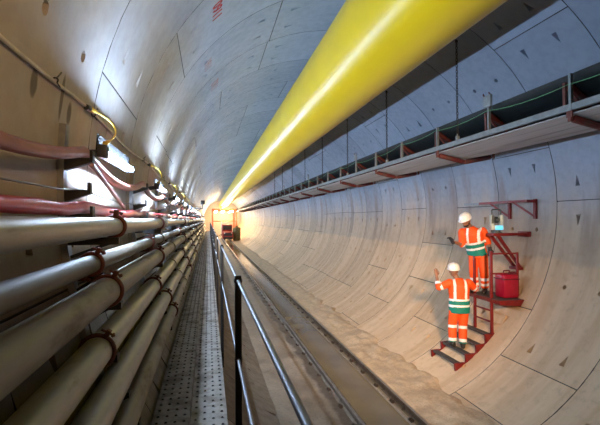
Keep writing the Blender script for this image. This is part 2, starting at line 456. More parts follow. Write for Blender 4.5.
def rail(x, label):
    top = -3.22; b = top-.13
    prof = [(-.05, b), (.05, b), (.05, b+.012), (.010, b+.03), (.010, b+.09), (.028, b+.10), (.028, b+.125), (.02, top), (-.02, top), (-.028, b+.125), (-.028, b+.10), (-.010, b+.09), (-.010, b+.03), (-.05, b+.012)]
    m = MB(); m.prism([(x+px, pz) for px, pz in prof], -6, 70)
    r = tag(m.obj('track_rail', M['rail'], angle=30), label, 'rail')
    h = MB(); h.box(x-.02, x+.02, -6, 70, top-.002, top+.002); h.obj('rail_head', M['rail_top'], r)
    cm = MB(); cm.bbox(-.10, .10, -.07, .07, b-.012, b+.016, .006)
    for s in (-1, 1):
        cm.tube([(s*.085, 0, b), (s*.085, 0, b+.055)], .016, 8); cm.bbox(s*.03 if s > 0 else -.085, .085 if s > 0 else -.03, -.04, .04, b+.016, b+.034, .005)
    cme = cm.mesh('rail_clip', M['clip'])
    for i in range(70):
        o = bpy.data.objects.new('rail_clip', cme); COL.objects.link(o); o.parent = r; o.location = (x, 3.4+.72*i, 0)
    return r
rail(-.51, 'left steel track rail, along the concrete strip beside the handrail')
rail(.39, 'right steel track rail, along the muddy bank and the brown water')

# ------------------------------------------------------------------ yellow duct
DX, DZ, DR = -.09, 2.55, .72
d = MB(); pts = []; rs = []
y = lining_y0+.2
while y < Y_END-6:
    pts.append((DX, y, DZ)); rs.append(DR*(1+.0016*sin(y*3.1)+.001*sin(y*7.7))); y += .6
d.tube(pts, rs, 48, False)
duct = tag(d.obj('ventilation_duct', M['duct'], angle=60), 'huge bright yellow round ventilation duct hung under the tunnel crown', 'duct')
hm = MB()
for s in (-1, 1): hm.tube([(s*.12, 0, DZ+DR-.02), (s*.16, 0, sqrt(R*R-.0625)-.0)], .006, 6)
hme = hm.mesh('hanger_wire', M['chain'])
for i in range(26):
    o = bpy.data.objects.new('hanger_wire', hme); COL.objects.link(o); o.location = (DX, 1.5+3.3*i, 0); o.parent = duct

# ------------------------------------------------------------------ pipes and clamps
def rel(dx, dz): return (CAM.x+dx, CAM.z+dz)
PIPES = [(-.599, -.040, .056, 'pipe', 'topmost grey pipe on the left wall, at eye level'),
         (-.693, -.262, .055, 'pipe_shaded', 'dull thin pipe set back against the wall, second pipe from the top'),
         (-.606, -.424, .082, 'pipe_dark', 'third pipe from the top on the left wall, thick and weathered'),
         (-.630, -.751, .085, 'pipe', 'fourth pipe from the top on the left wall, scuffed along its upper side'),
         (-.561, -.992, .085, 'pipe', 'fifth pipe from the top, bright galvanised, second from the walkway'),
         (-.490, -1.194, .072, 'pipe_dark', 'lowest pipe on the left wall, right beside the metal walkway')]
FR0, FRS = 3.0, 2.55
pipe_pos = []
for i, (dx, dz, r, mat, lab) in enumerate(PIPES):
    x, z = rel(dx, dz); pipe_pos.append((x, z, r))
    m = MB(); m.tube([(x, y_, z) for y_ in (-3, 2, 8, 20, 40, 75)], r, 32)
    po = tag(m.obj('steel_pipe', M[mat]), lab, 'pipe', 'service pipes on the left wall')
    cp = MB(); cp.tube([(0, -.05, 0), (0, -.048, 0), (0, .048, 0), (0, .05, 0)], [r, r+.016, r+.016, r], 28)
    for s in (-1, 1):
        cp.bbox(-.02, .02, -.045, .045, s*(r+.024)-.018, s*(r+.024)+.018, .005)
        cp.tube([(-.045, 0, s*(r+.026)), (.045, 0, s*(r+.026))], .008, 8)
    cme = cp.mesh('coupling', M[mat])
    for q in range(9):      # grooved couplings where pipe lengths meet
        o = bpy.data.objects.new('coupling', cme); COL.objects.link(o); o.parent = po
        o.location = (x, 6.1+.55*i+6.2*q, z)
PN = ['topmost pipe', 'thin set-back second pipe', 'thick third pipe', 'fourth pipe', 'fifth pipe', 'lowest pipe']
for i, (x, z, r) in enumerate(pipe_pos):
    cm = MB(); cm.torus((0, 0, 0), (0, 1, 0), r+.009, .013, 32, 8)
    a = CAM.x-x, CAM.z-z
    for s in (-1, 1):
        cm.bbox(-.014, .014, -.022, .022, s*(r+.032)-.022, s*(r+.032)+.022, .005)
        cm.tube([(-.042, 0, s*(r+.036)), (.042, 0, s*(r+.036))], .007, 8)
        cm.tube([(.024, 0, s*(r+.036)), (.036, 0, s*(r+.036))], .0135, 6)
    cme = cm.mesh('pipe_clamp', M['clamp'])
    yc = [3.04, 2.86, 2.84, 2.72, 3.3, 3.5][i]
    for q in range(9):
        if i >= 4 and q == 0: continue
        o = bpy.data.objects.new('pipe_clamp', cme); COL.objects.link(o); o.location = (x, yc+FRS*q*(1 if q < 2 else 2) - (FRS if q > 1 else 0), z)
        o.rotation_euler = (0, radians([8, 28, 28, 30, 30, 30][i]), 0)
        tag(o, nth(q-(1 if i >= 4 else 0), 'rusty red clamp around the '+PN[i]+' on the left wall', 'tiny far rusty clamp on the '+PN[i]+' of the left wall'), 'clamp', 'pipe clamps on the left wall')

# wall frames carrying pipes and cables
def wallx(z, off=0): return -sqrt((R-off)**2-z*z)
CAB = [(.165, .17), (-.035, .16), (-.185, .17)]    # cable arm heights and reach
fr = empty('wall_bracket_frame', (0, FR0, 0))
m = MB(); zs = [.34-.12*i for i in range(17)]
for z0, z1 in zip(zs[:-1], zs[1:]):
    m.bar((wallx(z0, .022), 0, z0), (wallx(z1, .022), 0, z1), .075, .04, up=(1, 0, 0))
m.obj('upright_channel', M['channel'], fr, smooth=False)
for zc, rch in CAB:
    a = MB(); xw = wallx(zc, .03)
    a.add([(xw, -.03, zc-.035), (xw, .03, zc-.035), (xw, .03, zc-.115), (xw, -.03, zc-.115),
           (xw+rch, -.03, zc-.035), (xw+rch, .03, zc-.035), (xw+rch, .03, zc-.06), (xw+rch, -.03, zc-.06)],
          [(0, 1, 2, 3), (4, 7, 6, 5), (0, 4, 5, 1), (2, 6, 7, 3), (0, 3, 7, 4), (1, 5, 6, 2)])
    a.box(xw+rch-.012, xw+rch+.004, -.03, .03, zc-.06, zc+.012)
    a.obj('cable_arm', M['bracket'], fr, smooth=False)
for x, z, r in pipe_pos:
    a = MB(); xw = wallx(z, .02); zt = z-r-.012
    xw = wallx(zt, .02)
    a.box(xw, x+r*.75, -.035, .035, zt-.045, zt); a.box(xw, xw+.02, -.035, .035, zt-.14, zt)
    a.bar((xw+.01, 0, zt-.13), (x, 0, zt-.03), .03, .02)
    a.obj('pipe_arm', M['bracket'], fr, smooth=False)
for q in range(18):
    o = fr if q == 0 else dup(fr)
    o.location = (0, FR0+FRS*q, 0)
    tag(o, nth(q, 'dark steel wall frame whose arms carry the pipes and cables', 'tiny far wall frame carrying pipes and cables'), 'bracket', 'wall frames carrying the pipes')

# ------------------------------------------------------------------ cables on left wall
def spans(x, zs, y0, y1, sag, r, wig=0., n=14, ph=FR0):
    pts = []; y = y0
    while y < y1:
        t = ((y-ph) % FRS)/FRS
        k = int((y-ph)//FRS); sg = sag*(.85+.3*rnd(k*1.7, 5))
        pts.append((x+wig*(rnd(y*1.9, 2)-.5), y, zs-sg*4*t*(1-t)+wig*(rnd(y*2.3, 9)-.5))); y += FRS/n
    return pts
m = MB(); m.tube([(p[0], p[1], p[2]) for p in spans(-3.455, .175, -1, 50, .12, .034)], .034, 14)
tag(m.obj('power_cable', M['cable_hv'], angle=80), 'thick pinkish power cable sagging between brackets along the left wall', 'cable')
m = MB(); pp = spans(-3.46, -.175, -1, 50, .02, .034, .03, 18)
m.tube(pp, [.036+.007*(rnd(i*.7, 3)-.3) for i in range(len(pp))], 14)
tag(m.obj('sleeved_cable', M['cable_red'], angle=80), 'shiny red sleeved cable on the lower bracket arms above the top pipe', 'cable')
m = MB(); m.tube(spans(-3.47, -.06, -1, 40, .035, .009, .03), .0048, 8)
tag(m.obj('thin_cable', M['cable_grey'], angle=80), 'thin grey cable drooping between the pink and the red cable', 'cable')
m = MB(); pts = []
for i in range(260):
    y = -1+.2*i; z = .55+.012*sin(y*2.1)-.02*abs(sin(y*pi/3.3)); pts.append((wallx(z, .02), y, z))
m.tube(pts, .0105, 8)
wire = tag(m.obj('lighting_cable', M['cable_pale'], angle=80), 'pale lighting supply cable running high along the left wall', 'cable')
for yy in (2.75, 3.6, 6.2, 8.9, 11.5):
    t = MB(); t.torus((wallx(.55, .02), yy, .545), (0, 1, 0), .014, .005, 12, 6)
    t.tube([(wallx(.55, .02)+.01, yy, .56), (wallx(.55, .02)+.03, yy+.01, .595)], .004, 6); t.tube([(wallx(.55, .02)+.01, yy, .53), (wallx(.55, .02)+.03, yy-.015, .50)], .004, 6)
    t.obj('cable_tie', M['post'], wire)
m = MB(); m.tube([(-3.40, 3.0, .09), (-3.42, 3.6, -.02), (-3.44, 4.3, -.15)], .014, 8)
tag(m.obj('thin_hose', M['hose']), 'thin faded pink hose slanting down behind the nearest tube light', 'hose')

# ------------------------------------------------------------------ tube lights
LX, LZ, LL = -3.40, .225, 1.18
LY = 3.28
lt = empty('tube_light', (LX, LY, LZ))
t = MB(); t.tube([(0, .06, 0), (0, LL, 0)], .019, 14); t.obj('fluorescent_tube', M['tube'], lt)
h = MB(); h.bbox(-.035, .03, -.03, .07, -.05, .04, .012); h.obj('lamp_socket', M['housing'], lt)
h = MB(); h.bbox(-.03, .024, LL-.01, LL+.05, -.03, .03, .01); h.obj('end_cap', M['housing'], lt)
h = MB(); h.prism([(-.045, -.036), (-.037, -.036), (-.025, .112), (-.033, .116)], -.02, LL+.04); h.obj('light_baffle', M['matt_black'], lt)  # added plate, shaped to keep the tube's light off the wall
h = MB(); h.bar((-.04, .0, -.02), (-.15, -.22, -.06), .035, .05); h.obj('mounting_arm', M['bracket'], lt)
for q in range(25):
    o = lt if q == 0 else dup(lt); o.location = (LX, LY+3.326*q, LZ)
    if q == 0: lab = 'nearest fluorescent tube light on the left wall, with the yellow plug lead'
    else: lab = nth(q, 'glowing tube light along the left wall', 'tiny glowing tube light far down the left wall')
    tag(o, lab, 'lamp', 'tube lights along the left wall')
for q in range(5):
    yb = LY+.02+3.326*q
    e = empty('lamp_lead', (0, 0, 0))
    zc = .55; xw = wallx(zc, .03); ps = []
    A = Vector((xw+.02, yb+.12, zc-.01)); B = Vector((LX+.01, yb-.005, LZ+.05))
    ctrl = [A, A+Vector((.10, .30, -.01)), B+Vector((.07, .34, .13)), B]
    for i in range(17):
        u = i/16; ps.append(ctrl[0]*(1-u)**3+ctrl[1]*3*u*(1-u)**2+ctrl[2]*3*u*u*(1-u)+ctrl[3]*u**3)
    mm = MB(); mm.tube(ps, .0065, 8); mm.obj('lead', M['cable_grey'] if False else M['yellow_cable'], e)
    mm = MB(); mm.tube([ps[0], ps[0]+(ps[1]-ps[0])*1.0], [.02, .013], 10); mm.tube([ps[0]-(ps[1]-ps[0])*.9, ps[0]], [.014, .022], 10); mm.obj('plug', M['yellow_cable'], e)
    mm = MB(); mm.tube([ps[0]-(ps[1]-ps[0])*1.1, ps[0]-(ps[1]-ps[0])*.35], .021, 10); mm.obj('socket_body', M['housing'], e)
    mm = MB(); mm.tube([ps[-2], ps[-1]], [.012, .018], 10); mm.obj('lamp_plug', M['yellow_cable'], e)
    tag(e, nth(q, 'yellow plug lead looping from the wall cable to its tube light', ''), 'cable', 'yellow lamp leads')

# ------------------------------------------------------------------ walkway
WZ = CAM.z-1.5; WX0, WX1 = -3.10, -2.546
PW = (WX1-WX0-.008)/2; PLN = 2.9
def plank_mesh():
    m = MB(); nc, nr = 4, 26; cw = (PW-.01)/nc; cl = PLN/nr; cl = (PLN-.01)/nr
    rr = .0085
    sq = [(1, 0), (1, 1), (0, 1), (-1, 1), (-1, 0), (-1, -1), (0, -1), (1, -1)]
    for a in range(nc):
        for b in range(nr):
            cx = .005+cw*(a+.5); cy = .005+cl*(b+.5)
            o = [(cx+sx*cw/2, cy+sy*cl/2, 0) for sx, sy in sq]
            i0 = [(cx+cos(pi*k/4)*(rr+.004), cy+sin(pi*k/4)*(rr+.004), 0) for k in range(8)]
            i1 = [(cx+cos(pi*k/4)*rr, cy+sin(pi*k/4)*rr, .005) for k in range(8)]
            i2 = [(cx+cos(pi*k/4)*rr, cy+sin(pi*k/4)*rr, -.03) for k in range(8)]
            fs = []; fd = []
            for k in range(8):
                e = (k+1) % 8; fs += [(k, e, 8+e, 8+k)]; fd += [(k, e, 8+e, 8+k), (8+k, 8+e, 16+e, 16+k)]
            m.add(o+i0, fs); m.add(i0+i1+i2, fd, 1)
    for x0, x1 in ((.0, .005), (PW-.005, PW)):
        m.box(x0, x1, 0, PLN, -.05, .0)
    for y0, y1 in ((0, .005), (PLN-.005, PLN)): m.box(0.005, PW-.005, y0, y1, -.05, 0)
    return m.mesh('walkway_plank', [M['plank'], M['painted_shade']], True, 25, fix=False)
pme = plank_mesh()
for c in range(2):
    for q in range(21):
        o = bpy.data.objects.new('walkway_plank', pme); COL.objects.link(o)
        o.location = (WX0+c*(PW+.008), -.55+(PLN+.008)*q+(0.0 if c == 0 else .0), WZ)
        s = ['left-hand perforated metal walkway plank, beside the pipes', 'right-hand perforated metal walkway plank, beside the handrail'][c]
        tag(o, nth(q, s, 'tiny far '+s), 'plank', 'walkway planks')
bm0 = MB(); bm0.box(-3.045, WX1-.0, -.03, .03, WZ-.11, WZ-.051); bm0.bar((WX1-.03, 0, WZ-.11), (-2.68, 0, -2.28), .05, .05)
bme = bm0.mesh('walkway_bearer', M['post'], False)
for q in range(14):
    o = bpy.data.objects.new('walkway_bearer', bme); COL.objects.link(o); o.location = (0, 2.35+2.95*q, 0)
    tag(o, nth(q, 'dark cross bearer and strut under the walkway', 'tiny far cross bearer under the walkway'), 'beam', 'walkway bearers')
# handrail
HX = CAM.x+.15; HT = CAM.z-.323; HM = CAM.z-.737
e = empty('handrail', (HX, 2.35, WZ))
def loc(m): return [(v[0]-HX, v[1]-2.35, v[2]-WZ) for v in m.v]
m = MB(); m.tube([(HX, -.6, HT), (HX, 60, HT)], .009, 12); m.v = loc(m); m.obj('top_rail', M['rod'], e)
m = MB(); m.tube([(HX, -.6, HM), (HX, 60, HM)], .009, 12); m.v = loc(m); m.obj('middle_rail', M['rod'], e)
pm = MB(); pm.bbox(-.018, .018, -.012, .012, -.24, HT-WZ+.028, .006)
pm.torus((0, 0, HT-WZ), (0, 1, 0), .016, .007, 16, 6); pm.torus((0, 0, HM-WZ), (0, 1, 0), .015, .006, 16, 6)
pm.bbox(-.03, .018, -.03, .03, -.16, -.06, .006)
pme2 = pm.mesh('post', M['post'])
for q in range(20):
    o = bpy.data.objects.new('post', pme2); COL.objects.link(o); o.parent = e; o.location = (0, 2.95*q, 0)
tag(e, 'walkway handrail with two bright steel rods and dark posts', 'handrail')

# ------------------------------------------------------------------ conveyor
CX = 1.85; CY0, CS = 4.8, 1.68; CEND = 75
cv = empty('belt_conveyor', (CX, CY0, 1.19))
def lv(m): m.v = [(v[0]-CX, v[1]-CY0, v[2]-1.19) for v in m.v]; return m
for xx, s in ((CX, 1), (3.24, -1)):
    m = MB(); m.prism([(xx, 1.105), (xx+s*.05, 1.105), (xx+s*.05, 1.115), (xx+s*.008, 1.115), (xx+s*.008, 1.18), (xx+s*.05, 1.18), (xx+s*.05, 1.19), (xx, 1.19)], 1.0, CEND)
    lv(m).obj('side_channel', M['frame'], cv, smooth=False)
pm = MB(); pm.prism([(CX-.006, 1.19), (CX+.045, 1.19), (CX+.045, 1.58), (CX-.006, 1.58)], -.006, .006); pm.prism([(CX-.006, 1.10), (CX+.002, 1.10), (CX+.002, 1.58), (CX-.006, 1.58)], -.02, .02)
lvm = [(v[0]-CX, v[1], v[2]-1.19) for v in pm.v]; pm.v = lvm; post_me = pm.mesh('post', M['frame'], False)
xm = MB(); xm.prism([(CX+.05, 1.105), (3.20, 1.105), (3.20, 1.16), (CX+.05, 1.16)], -.03, .03); xm.v = [(v[0]-CX, v[1], v[2]-1.19) for v in xm.v]; cross_me = xm.mesh('cross_member', M['redframe'], False)
bk = MB(); bk.prism([(3.24, 1.12), (3.24, 1.19), (sqrt(R*R-1.19**2), 1.19), (sqrt(R*R-1.12**2), 1.12)], -.03, .03); bk.v = [(v[0]-CX, v[1], v[2]-1.19) for v in bk.v]; wb_me = bk.mesh('wall_bracket', M['redframe'], False)
for q in range(-1, 42):
    for nm, me in (('post', post_me), ('cross_member', cross_me)):
        o = bpy.data.objects.new(nm, me); COL.objects.link(o); o.parent = cv; o.location = (0, CS*q, 0)
    if q % 2 == 0:
        o = bpy.data.objects.new('wall_bracket', wb_me); COL.objects.link(o); o.parent = cv; o.location = (0, CS*q+.2, 0)
tag(cv, 'long pale grey conveyor frame carried along the right wall', 'conveyor frame')
cb = empty('conveyor_belt', (2.5, CY0, 1.0))
def strip(prof, th, name, mat):
    m = MB(); up = [(x, z+th) for x, z in reversed(prof)]
    m.prism(list(prof)+up, 1.0, CEND); m.v = [(v[0]-2.5, v[1]-CY0, v[2]-1.0) for v in m.v]; m.obj(name, mat, cb, angle=60)
strip([(1.93, 1.585), (2.10, 1.45), (2.26, 1.36), (2.55, 1.345), (2.84, 1.36), (3.0, 1.45), (3.17, 1.585)], .014, 'carrying_strand', M['belt_up'])
strip([(1.90, 1.065), (2.2, .995), (2.48, .945), (2.8, .995), (3.12, 1.06)], .014, 'return_strand', M['belt_dn'])
tag(cb, 'endless conveyor belt, dark trough above and scraped grey strand below', 'belt')
def roller(m, a, b, r):
    a = Vector(a); b = Vector(b); d = (b-a).normalized(); m.tube([a, a+d*.012, b-d*.012, b], [r*.8, r, r, r*.8], 16); m.tube([a-d*.03, b+d*.03], .012, 8)
ri = empty('return_idler', (2.48, CY0, .9)); org = Vector((2.48, 0, .9))
for a, b in (((1.92, 0, 1.005), (2.44, 0, .895)), ((2.52, 0, .895), (3.08, 0, 1.0))):
    m = MB(); roller(m, Vector(a)-org, Vector(b)-org, .048); m.obj('roller', M['redroll'], ri)
m = MB(); m.bar(Vector((1.875, 0, 1.12))-org, Vector((1.875, 0, .97))-org, .05, .03); m.bar(Vector((1.87, 0, 1.10))-org, Vector((1.87, 0, 1.02))-org, .09, .02)
m.obj('hanger_plate', M['redframe'], ri, smooth=False)
m = MB(); m.bar(Vector((3.15, 0, 1.12))-org, Vector((3.15, 0, .97))-org, .05, .03); m.obj('hanger_plate', M['redframe'], ri, smooth=False)
m = MB(); m.bar(Vector((2.48, 0, .93))-org, Vector((2.48, 0, .85))-org, .06, .03); m.obj('centre_plate', M['redframe'], ri, smooth=False)
for q in range(20):
    o = ri if q == 0 else dup(ri); o.location = (2.48, CY0+.03+3.36*q, .9)
    tag(o, nth(q, 'red V-shaped return idler under the conveyor', 'tiny far red idler under the conveyor'), 'idler', 'return idlers under the conveyor')
ti = empty('trough_idler', (2.55, CY0, 1.2)); org = Vector((2.55, 0, 1.2))
for a, b in (((1.97, .03, 1.50), (2.27, .03, 1.30)), ((2.31, .03, 1.295), (2.79, .03, 1.295)), ((2.83, .03, 1.30), (3.13, .03, 1.50))):
    m = MB(); roller(m, Vector(a)-org, Vector(b)-org, .042); m.obj('roller', M['redroll'], ti)
m = MB()
for a, b in (((1.9, 0, 1.17), (1.9, 0, 1.50)), ((2.29, 0, 1.17), (2.29, 0, 1.29)), ((2.81, 0, 1.17), (2.81, 0, 1.29)), ((3.2, 0, 1.17), (3.2, 0, 1.50)), ((1.9, 0, 1.18), (3.2, 0, 1.18)), ((1.91, .0, 1.48), (2.16, 0, 1.2))):
    m.bar(Vector(a)-org, Vector(b)-org, .045, .022)
m.obj('idler_stand', M['redframe'], ti, smooth=False)
for q in range(-1, 26):
    o = ti if q == -1 else dup(ti); o.location = (2.55, CY0+.14+CS*q, 1.2)
    tag(o, nth(q+1, 'red trough idler holding up the dark carrying belt', 'tiny far red trough idler under the dark belt'), 'idler', 'trough idlers of the conveyor')
# pull cord and switches
m = MB(); pts = []
for q in range(-1, 30):
    for i in range(6):
        t = i/6; zz = 1.50 if q % 4 else 1.43
        zn = 1.50 if (q+1) % 4 else 1.43
        pts.append((CX-.03, CY0+CS*(q+t), zz*(1-t)+zn*t-.05*4*t*(1-t)))
m.tube(pts, .0045, 6); tag(m.obj('signal_cord', M['cord'], angle=80), 'thin green emergency pull cord strung along the conveyor posts', 'cord')
sw = empty('pull_switch', (CX, 0, 1.6))
m = MB(); m.bbox(-.03, .015, -.10, .10, -.02, .17, .01); m.obj('switch_plate', M['plate'], sw)
m = MB(); m.tube([(-.0, .10, .17), (-.0, .13, .22)], .012, 8); m.tube([(0, -.05, .17), (0, -.02, .215)], .01, 8); m.obj('lever', M['redframe'], sw)
for j, q in enumerate((1, 5, 9, 13)):
    o = sw if j == 0 else dup(sw); o.location = (CX, CY0+CS*q, 1.59)
    tag(o, nth(j, 'grey switch box on top of a conveyor post', ''), 'switch', 'switch boxes on conveyor posts')
# chains
ch = empty('hanging_chain', (0, 0, 0)); xch = CX+.03; ztop = sqrt(R*R-xch*xch)
m = MB(); z = 1.30; i = 0
while z < ztop-.02:
    u = Vector((1, 0, 0)) if i % 2 else Vector((0, 1, 0)); c = Vector((xch, 0, z)); ring = []
    for k in range(10):
        q = 2*pi*k/10; ring.append(c+u*.018*cos(q)+Vector((0, 0, 1))*.035*sin(q))
    ring.append(ring[0]); m.tube(ring, .0075, 5, False); z += .056; i += 1
m.obj('chain_links', M['chain'], ch)
m = MB(); m.bbox(xch-.03, xch+.03, -.03, .03, 1.19, 1.27, .01); m.tube([(xch, 0, 1.26), (xch, 0, 1.31)], .012, 8); m.obj('chain_shackle', M['frame'], ch)
m = MB(); m.bbox(xch-.02, xch+.02, -.02, .02, ztop-.04, ztop+.02, .006); m.obj('ceiling_anchor', M['chain'], ch)
for q in range(8):
    o = ch if q == 0 else dup(ch); o.location = (0, 7.45+3.33*q, 0)
    tag(o, nth(q, 'dark chain hanging from the lining down to the conveyor frame', ''), 'chain', 'chains holding the conveyor')

# ------------------------------------------------------------------ red access gear on right wall
# stepped platform
ST = [(1.88, -2.975), (2.10, -2.82), (2.32, -2.655), (2.52, -2.47)]; SY0, SY1 = 7.50, 8.40
st = empty('stepped_platform', (2.2, 7.95, -2.85)); off = Vector((2.2, 7.95, -2.85))
def sh(m, off): m.v = [tuple(Vector(v)-off) for v in m.v]; return m
def cz(x): return -sqrt(R*R-x*x)
for x, z in ST:
    m = MB(); m.bbox(x-.065, x+.065, SY0, SY1, z-.035, z, .006); sh(m, off).obj('tread', M['tread'], st)
    for yy in (SY0, SY1-.02):
        m = MB(); zb = cz(x-.11)+.0
        m.prism([(x-.09, z-.0), (x+.10, z+.01), (x+.06, cz(x+.06)+.006), (x-.08, cz(x-.08)+.006)], yy-.02, yy+.03); sh(m, off).obj('side_bracket', M['redp'], st, smooth=False)
for yy in (SY0+.005, SY1-.02):
    m = MB(); pts = [(1.82+.08*i) for i in range(11)]
    for a, b in zip(pts[:-1], pts[1:]): m.bar((a, yy, cz(a)+.018), (b, yy, cz(b)+.018), .025, .02)
    sh(m, off).obj('side_rail', M['redp'], st, smooth=False)
tag(st, 'red four-tread stepped platform lying on the curved tunnel floor', 'steps')
# ladder and cage platform
PZ = -1.80; LXp = 2.60; PY0, PY1 = 7.25, 8.30
cg = empty('access_platform', (2.85, 7.8, PZ)); off = Vector((2.85, 7.8, PZ))
xe = sqrt(R*R-PZ*PZ)
m = MB(); m.prism([(2.56, PZ), (xe-.02, PZ), (sqrt(R*R-(PZ-.12)**2)-.03, PZ-.12), (2.60, PZ-.08)], PY0, PY1); sh(m, off).obj('floor_pan', M['redp'], cg, smooth=False)
m = MB(); m.box(2.58, xe-.06, PY0+.03, PY1-.03, PZ, PZ+.006); sh(m, off).obj('floor_mat', M['tread'], cg, smooth=False)
for yy in (7.53, 8.07):
    m = MB(); m.bbox(LXp-.024, LXp+.024, yy-.024, yy+.024, cz(LXp)+.0, -.90, .006); sh(m, off).obj('ladder_post', M['redp'], cg)
for zz in (-2.04, -2.25):
    m = MB(); m.tube([(LXp, 7.53, zz), (LXp, 8.07, zz)], .018, 10); sh(m, off).obj('rung', M['redp'], cg)
xb = 3.13
m = MB(); m.bbox(xb-.02, xb+.02, 7.46, 7.50, PZ-.02, -.93, .005); sh(m, off).obj('corner_post', M['redp'], cg)
for zz in (-.95, -1.33):
    m = MB(); m.bar((LXp, 7.52, zz), (xb, 7.48, zz), .03, .03); sh(m, off).obj('guard_rail', M['redp'], cg, smooth=False)
tag(cg, 'dark red access platform with ladder posts and guard rails, carrying a crimson case', 'platform')
# crimson case
cc = empty('equipment_case', (2.93, 7.53, PZ+.006))
m = MB(); m.bbox(-.165, .165, -.15, .15, 0, .46, .05); m.obj('case_body', M['case'], cc)
m = MB(); m.bbox(-.171, .171, -.156, .156, .35, .375, .006); m.obj('lid_rim', M['case_dk'], cc)
m = MB(); m.tube([(-.07, -.16, .47), (-.07, -.16, .50), (.07, -.16, .50), (.07, -.16, .47)], .012, 8); m.tube([(-.07, 0, .45), (-.06, 0, .51), (.06, 0, .51), (.07, 0, .45)], .014, 8); m.obj('carry_handle', M['case_dk'], cc)
m = MB(); m.bbox(.155, .185, -.09, .09, .06, .26, .012); m.torus((.175, 0, .13), (1, 0, 0), .075, .016, 20, 8); m.obj('side_wheel', M['case_dk'], cc)
tag(cc, 'crimson plastic equipment case standing on the red platform', 'case')
# upper wall bracket
ub = empty('wall_rail_bracket', (3.5, 7.5, .06)); off = Vector((3.5, 7.5, .06)); xw = 3.588
m = MB(); m.bar((3.36, 7.46, .06), (3.36, 9.0, .06), .045, .05); sh(m, off).obj('top_bar', M['redp'], ub, smooth=False)
m = MB(); m.bar((3.36, 9.0, .06), (3.36, 9.6, .06), .04, .045); sh(m, off).obj('bar_extension', M['frame'], ub, smooth=False)
for yy in (7.5, 8.25):
    m = MB(); m.bar((xw-.025, yy, .10), (xw-.025, yy, -.29), .06, .05); sh(m, off).obj('wall_leg', M['redp'], ub, smooth=False)
    m = MB(); m.bar((xw-.02, yy, .06), (3.34, yy, .06), .045, .05); sh(m, off).obj('arm', M['redp'], ub, smooth=False)
    m = MB(); m.bar((xw-.03, yy, -.25), (3.34, yy+.35, .05), .035, .035); sh(m, off).obj('brace', M['redp'], ub, smooth=False)
tag(ub, 'red wall-mounted rail with two triangular brackets above the instrument', 'bracket')
# instrument shelf
sf = empty('instrument_shelf', (3.1, 7.73, -.57)); off = Vector((3.1, 7.73, -.57))
m = MB(); m.bbox(2.72, sqrt(R*R-.57**2)-.005, 7.62, 7.84, -.62, -.565, .008); sh(m, off).obj('shelf_beam', M['redp'], sf)
m = MB(); m.bbox(3.46, 3.553, 7.60, 7.88, -.645, -.54, .008); sh(m, off).obj('wall_plate', M['redp'], sf)
for yy in (7.65, 7.82):
    m = MB(); m.bar((2.84 if yy < 7.7 else 2.80, yy, -.61), (3.345, yy, -1.27), .05, .05); sh(m, off).obj('strut', M['redp'], sf, smooth=False)
m = MB(); m.bbox(3.24, 3.36, 7.60, 7.87, -1.29, -1.235, .006); sh(m, off).obj('foot_plate', M['redp'], sf)
tag(sf, 'red cantilever shelf with twin struts holding the survey instrument', 'shelf')
# total station
ts = empty('survey_instrument', (2.87, 7.73, -.565)); ts.rotation_euler = (0, 0, -.30)
m = MB(); m.tube([(0, 0, .002), (0, 0, .02), (0, 0, .022), (0, 0, .055)], [.105, .105, .075, .07], 20)
for k in range(3): m.tube([(.085*cos(k*2.09+.5), .085*sin(k*2.09+.5), .01), (.085*cos(k*2.09+.5), .085*sin(k*2.09+.5), .06)], .018, 10)
m.obj('levelling_base', M['instr_dk'], ts)
m = MB(); m.bbox(-.12, .12, -.07, .07, .06, .16, .015); m.bbox(-.12, -.055, -.06, .06, .15, .36, .02); m.bbox(.055, .12, -.06, .06, .15, .36, .02); m.obj('yoke', M['instr'], ts)
m = MB(); m.tube([(0, -.10, .26), (0, -.07, .26), (0, .08, .26), (0, .10, .26)], [.026, .045, .045, .03], 16); m.ball((0, 0, .26), .056, .06, .065); m.obj('telescope', M['instr_dk'], ts)
m = MB(); m.bbox(-.045, .10, -.085, -.068, .065, .15, .006); m.obj('display', M['screen'], ts)
m = MB(); m.tube([(-.085, 0, .35), (-.085, 0, .45), (-.07, 0, .465), (.07, 0, .465), (.085, 0, .45), (.085, 0, .35)], .013, 8); m.obj('carry_handle', M['instr_dk'], ts)
m = MB()
m.bbox(-.108, -.067, -.064, -.056, .19, .35, .004)
for zz in (.20, .255, .31): m.bbox(-.105, -.07, -.070, -.06, zz, zz+.03, .004)
m.obj('keypad', M['instr_dk'], ts)
tag(ts, 'grey-green survey instrument with a glowing blue screen and carry handle', 'instrument')

